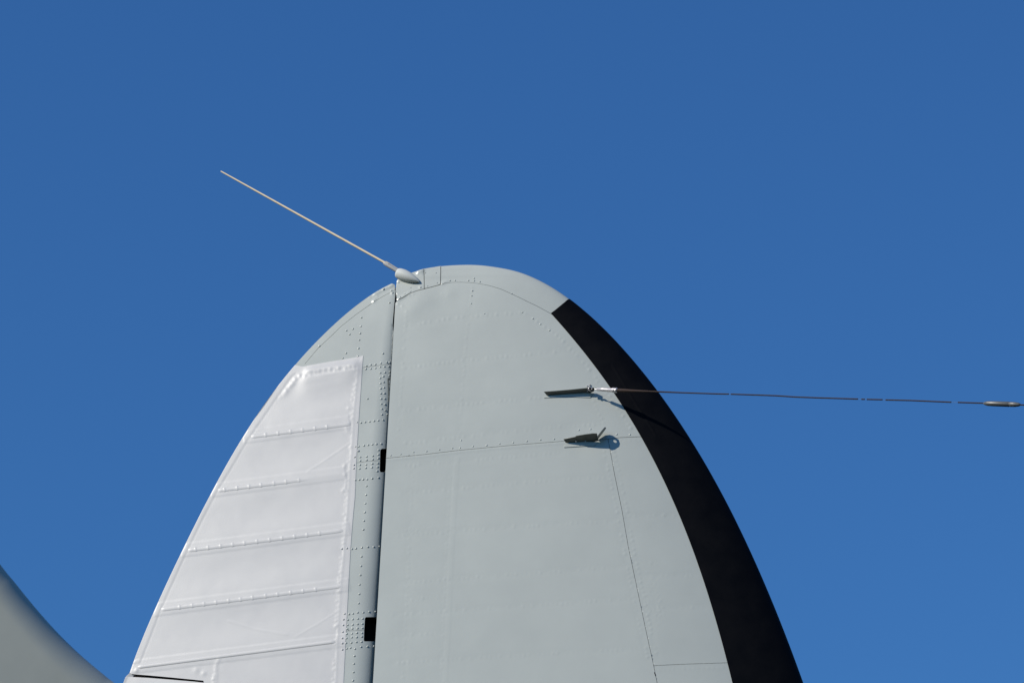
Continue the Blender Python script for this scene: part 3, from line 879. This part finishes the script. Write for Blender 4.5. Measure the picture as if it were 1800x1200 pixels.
# the lug: its broad face holds the sight line, so it is seen edge on
Pl, Nl = base_of((1048.5, 773.0))
right = np.array([1.0, 0, 0]); upv = np.array([0, 0, 1.0])
A = right * 0.62 + upv * 0.78; A /= np.linalg.norm(A)
Vd = (CAM - Pl); Vd /= np.linalg.norm(Vd)
B = Nl * 1.0 + right * 0.14 - 0.0 * upv
B = Vd + Nl * 0.25; B = B - A * (B @ A); B /= np.linalg.norm(B)
T = np.cross(A, B)
L0 = Pl + A * 0.003
def lug():
    W0, W1, LN = 0.004, 0.060, 0.068
    outer = [(0, W0), (0.045, W0 + 0.004), (LN - 0.006, W0 + 0.012), (LN, W0 + 0.020), (LN + 0.001, W1 - 0.018), (LN - 0.012, W1 - 0.006), (0.040, W1), (0.012, W1 - 0.002), (0, W1 - 0.006)]
    O = dens(np.array(outer), 0.006, True)
    hc_ = np.array((0.050, 0.040)); K = 16
    Hc = np.array([hc_ + 0.0068 * np.array((math.cos(2 * math.pi * k / K), math.sin(2 * math.pi * k / K))) for k in range(K)])
    allp = np.vstack([O, Hc]); n0 = len(O)
    ed = [(i, (i + 1) % n0) for i in range(n0)] + [(n0 + i, n0 + (i + 1) % K) for i in range(K)]
    vo, eo, fo, *_ = delaunay_2d_cdt([Vector(p) for p in allp], ed, [], 0, 1e-7)
    V2 = np.array([tuple(p) for p in vo]); F2 = np.array(fo); c = V2[F2].mean(1)
    F2 = F2[inside(c, O) & ~inside(c, Hc)]
    th = 0.0085
    V = [L0 + A * p[0] + B * p[1] - T * th / 2 for p in V2] + [L0 + A * p[0] + B * p[1] + T * th / 2 for p in V2]
    n = len(V2)
    F = [tuple(f) for f in F2] + [tuple(int(i) + n for i in f)[::-1] for f in F2]
    F += [(i, (i + 1) % n0, n + (i + 1) % n0, n + i) for i in range(n0)] + [(n0 + i, n0 + (i + 1) % K, n + n0 + (i + 1) % K, n + n0 + i) for i in range(K)]
    o = link('lug', V, F, M_FIT, low, [False] * len(F))
    bm = bmesh.new(); bm.from_mesh(o.data); bmesh.ops.recalc_face_normals(bm, faces=bm.faces); bm.to_mesh(o.data); bm.free()
lug()
for q, o_, r in (((1013.5, 777.0), 5.5, 0.0042), ((1030, 777.6), 7, 0.0035)):
    c = local(q, o_)
    lathe(c + DN * 0.001, c + DN * 0.007, [(0, r * .8), (0.7, r * .8), (1, r * 0.5)], 'bolt', M_CLAMP, low, 10)

# ================================================================== WIRE ANTENNA
def at(px, y):
    d = ray(np.array(px[0]), np.array(px[1]))
    return CAM + d * ((y - CAM[1]) / d[1])
cl = at((1039.5, 684.5), P0[1] - 0.038)
def wy(u): return cl[1] - 0.002 - (u - 1040.0) * 0.0011
def wp(u, v): return at((u, v), wy(u))
wire = empty('wire_antenna', tuple(cl), 'thin brown aerial wire running right from the bracket on the fin past a dark insulator', 'antenna wire')
# clevis: bow, pin and eye
def torus(c, ax, R, r, name, m, parent, K=18, J=8, arc=1.0, up_=None):
    ax = np.asarray(ax, float) / np.linalg.norm(ax)
    t = np.cross(ax, (0.1, 0.2, 1.0)); t /= np.linalg.norm(t); s_ = np.cross(ax, t)
    V, F = [], []
    for k in range(K):
        q = 2 * math.pi * k / K
        rad = t * math.cos(q) + s_ * math.sin(q)
        for j in range(J):
            g = 2 * math.pi * j / J
            V.append(c + rad * (R + r * math.cos(g)) + ax * r * math.sin(g))
    for k in range(K):
        for j in range(J):
            F.append((k * J + j, ((k + 1) % K) * J + j, ((k + 1) % K) * J + (j + 1) % J, k * J + (j + 1) % J))
    o = link(name, V, F, m, parent)
    bm = bmesh.new(); bm.from_mesh(o.data); bmesh.ops.recalc_face_normals(bm, faces=bm.faces); bm.to_mesh(o.data); bm.free()
vdir = -FWD
torus(wp(1037.6, 683.3), vdir + np.array([0, 0, 0.2]), 0.0095, 0.0032, 'shackle', M_STEEL, wire)
lathe(wp(1037.6, 683.3) + vdir * 0.012, wp(1037.6, 683.3) - vdir * 0.02, [(0, 0.0055), (1, 0.0055)], 'pin', M_INSUL, wire, 10)
lathe(wp(1043.0, 682.6), wp(1043.2, 684.6), [(0, 0.005), (0.5, 0.009), (1, 0.005)], 'eye', M_DARK, wire, 12)
lathe(wp(1036.2, 683.6), wp(1052, 683.9), [(0, 0.003), (1, 0.0028)], 'rod_end', M_STEEL, wire, 10)
lathe(wp(1049.2, 683.8), wp(1081, 685.6), [(0, 0.005), (0.03, 0.0082), (0.30, 0.0092), (0.34, 0.0100), (0.84, 0.0108), (0.88, 0.0128), (0.97, 0.0132), (1, 0.011)], 'turnbuckle', M_STEEL, wire, 20)
lathe(wp(1081, 685.6), wp(1085.5, 685.9), [(0, 0.0125), (0.6, 0.0135), (0.8, 0.0125), (1, 0.009)], 'collar', M_STEEL, wire, 20)
lathe(wp(1084.5, 685.9), wp(1140, 687.6), [(0, 0.0098), (0.15, 0.0100), (0.5, 0.0072), (1, 0.0045)], 'strain_relief', M_BROWN, wire, 14)
WV = [(1139, 687.5), (1158, 688.3), (1200, 690.0), (1260, 692.0), (1281, 692.4), (1284, 692.5), (1330, 694.0), (1365, 695.3), (1400, 697.6), (1440, 699.0), (1508, 701.1), (1514, 701.4), (1521, 701.6), (1551, 702.2), (1556, 702.6), (1600, 703.6), (1640, 705.3), (1672, 706.6), (1684, 707.0), (1729, 708.4), (1800, 711.6), (1990, 719)]
def wline(u): return float(np.interp(u, [p[0] for p in WV], [p[1] for p in WV]))
def strand(us_, radius, name, m, K=8):
    pts = [wp(x, wline(x)) for x in us_]
    V, F = [], []
    for i, p in enumerate(pts):
        ax = pts[min(i + 1, len(pts) - 1)] - pts[max(i - 1, 0)]; ax = ax / np.linalg.norm(ax)
        t = np.cross(ax, (0, 0, 1.0)); t /= np.linalg.norm(t); s_ = np.cross(ax, t)
        for k in range(K): V.append(p + (t * math.cos(2 * math.pi * k / K) + s_ * math.sin(2 * math.pi * k / K)) * radius(us_[i]))
    for i in range(len(pts) - 1):
        for k in range(K): F.append((i * K + k, i * K + (k + 1) % K, (i + 1) * K + (k + 1) % K, (i + 1) * K + k))
    link(name, V, F, m, wire)
strand([p[0] for p in WV], lambda u: 0.0008, 'wire_core', M_CORE, 6)
for a, b in ((1139, 1281), (1285, 1365), (1365, 1400), (1400, 1508), (1514.5, 1520), (1524, 1551), (1557, 1640), (1640, 1672), (1684, 1732), (1792, 1990)):
    strand([a] + [p[0] for p in WV if a < p[0] < b] + [b], lambda u: 0.0042 if u < 1200 else 0.0036, 'wire_sheath', M_BROWN)
ins = lathe(wp(1728.5, 708.6), wp(1794, 711.0), [(0, 0.0035), (0.04, 0.008), (0.12, 0.0118), (0.25, 0.0128), (0.69, 0.0128), (0.705, 0.0112), (0.715, 0.0112), (0.73, 0.0126), (0.85, 0.0120), (0.94, 0.0095), (0.985, 0.0065), (1, 0.003)], 'insulator', M_INSUL, wire, 24)

# ================================================================== ROD ANTENNA on the tip
bp0 = at((700.5, 476.0), 0.0)
rod = empty('rod_antenna', tuple(bp0), 'tan whip rod slanting up left from a grey bullet shaped mount on the fin tip', 'antenna')
lathe(at((699.0, 479.5), -0.004), at((737.5, 495.0), -0.032), [(0, 0.0), (0, 0.021), (0.02, 0.0265), (0.10, 0.0300), (0.28, 0.0320), (0.5, 0.0285), (0.68, 0.0225), (0.82, 0.0150), (0.93, 0.0075), (1, 0.0015)], 'bullet_mount', M_BULLET, rod, 32)
r0, r1 = at((702, 479.0), 0.0), at((673.5, 459.8), 0.0)
lathe(at((702, 478.5), 0.0), at((674.5, 462.4), 0.0), [(0, 0.0098), (0.3, 0.0098), (0.85, 0.0098), (1, 0.0065)], 'clamp', M_CLAMP, rod, 14)
lathe(at((704, 475.5), 0.0), at((678.0, 459.2), 0.0), [(0, 0.0036), (0.9, 0.0036), (1, 0.002)], 'clamp_arm', M_CLAMP, rod, 10)
lathe(at((702.5, 476.7), 0.006), at((678.2, 460.6), 0.006), [(0, 0.0030), (1, 0.0030)], 'clamp_gap', M_DARK, rod, 8)
lathe(at((682, 464.8), 0.0), at((388.2, 301.2), 0.0), [(0, 0.0064), (0.25, 0.0062), (0.5, 0.0059), (0.75, 0.0053), (0.9, 0.0047), (0.99, 0.0040), (1, 0.0036)], 'rod', M_TAN, rod, 12)

# ================================================================== rounded grey fairing far behind, bottom left
Y0 = 9.0
E = smooth_curve(np.array([(-330, 520), (-180, 745), (-90, 872), (0, 991), (26, 1023), (60, 1065), (100, 1110), (140, 1149), (180, 1183), (204, 1201), (270, 1243), (360, 1290), (470, 1330)], float), 8)
def far_pt(u, v):
    d = ray(np.array(u), np.array(v))
    # plane through (0,Y0,*) leaning away to the right and a little downward
    c0 = at((0.0, 1100.0), Y0)
    n = np.array([0.22, -1.0, -0.05])
    return CAM + d * (((c0 - CAM) @ n) / (d @ n)), d / np.linalg.norm(d)
tg = np.gradient(E, axis=0); tg /= np.hypot(*tg.T)[:, None]
inn = np.stack([-tg[:, 1], tg[:, 0]], 1)
RAD = 46.0
ds = list(RAD * (1 - np.cos(np.linspace(0, math.pi / 2, 16)))) + [52, 60, 70, 82, 96, 112, 130, 150, 180, 220, 270, 330]
V, F = [], []
pix = 0.0043
fb_noise = rng.normal(0, 1, 400)
rows = []
dsb = list(reversed([x for x in ds if x <= 330]))
full = [(-1, d) for d in dsb[:-1]] + [(1, d) for d in ds]     # far face, edge, near face
for e, n in zip(E, inn):
    for sg, d in full:
        q = e + n * d
        P, dd = far_pt(q[0], q[1])
        x = min(d, RAD) / RAD
        dep = RAD * 1.6 * math.sqrt(max(0.0, 1 - (1 - x) ** 2))
        P = P + dd * ((RAD * 1.6 - sg * dep) * pix)
        V.append(P)
K = len(full)
for i in range(len(E) - 1):
    for j in range(K - 1):
        F.append((i * K + j, i * K + j + 1, (i + 1) * K + j + 1, (i + 1) * K + j))
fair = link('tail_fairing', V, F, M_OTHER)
bm = bmesh.new(); bm.from_mesh(fair.data); bmesh.ops.recalc_face_normals(bm, faces=bm.faces); bm.to_mesh(fair.data); bm.free()
fair['label'] = 'plain grey rounded aircraft fairing cutting across the bottom left corner of the view'
fair['category'] = 'fairing'
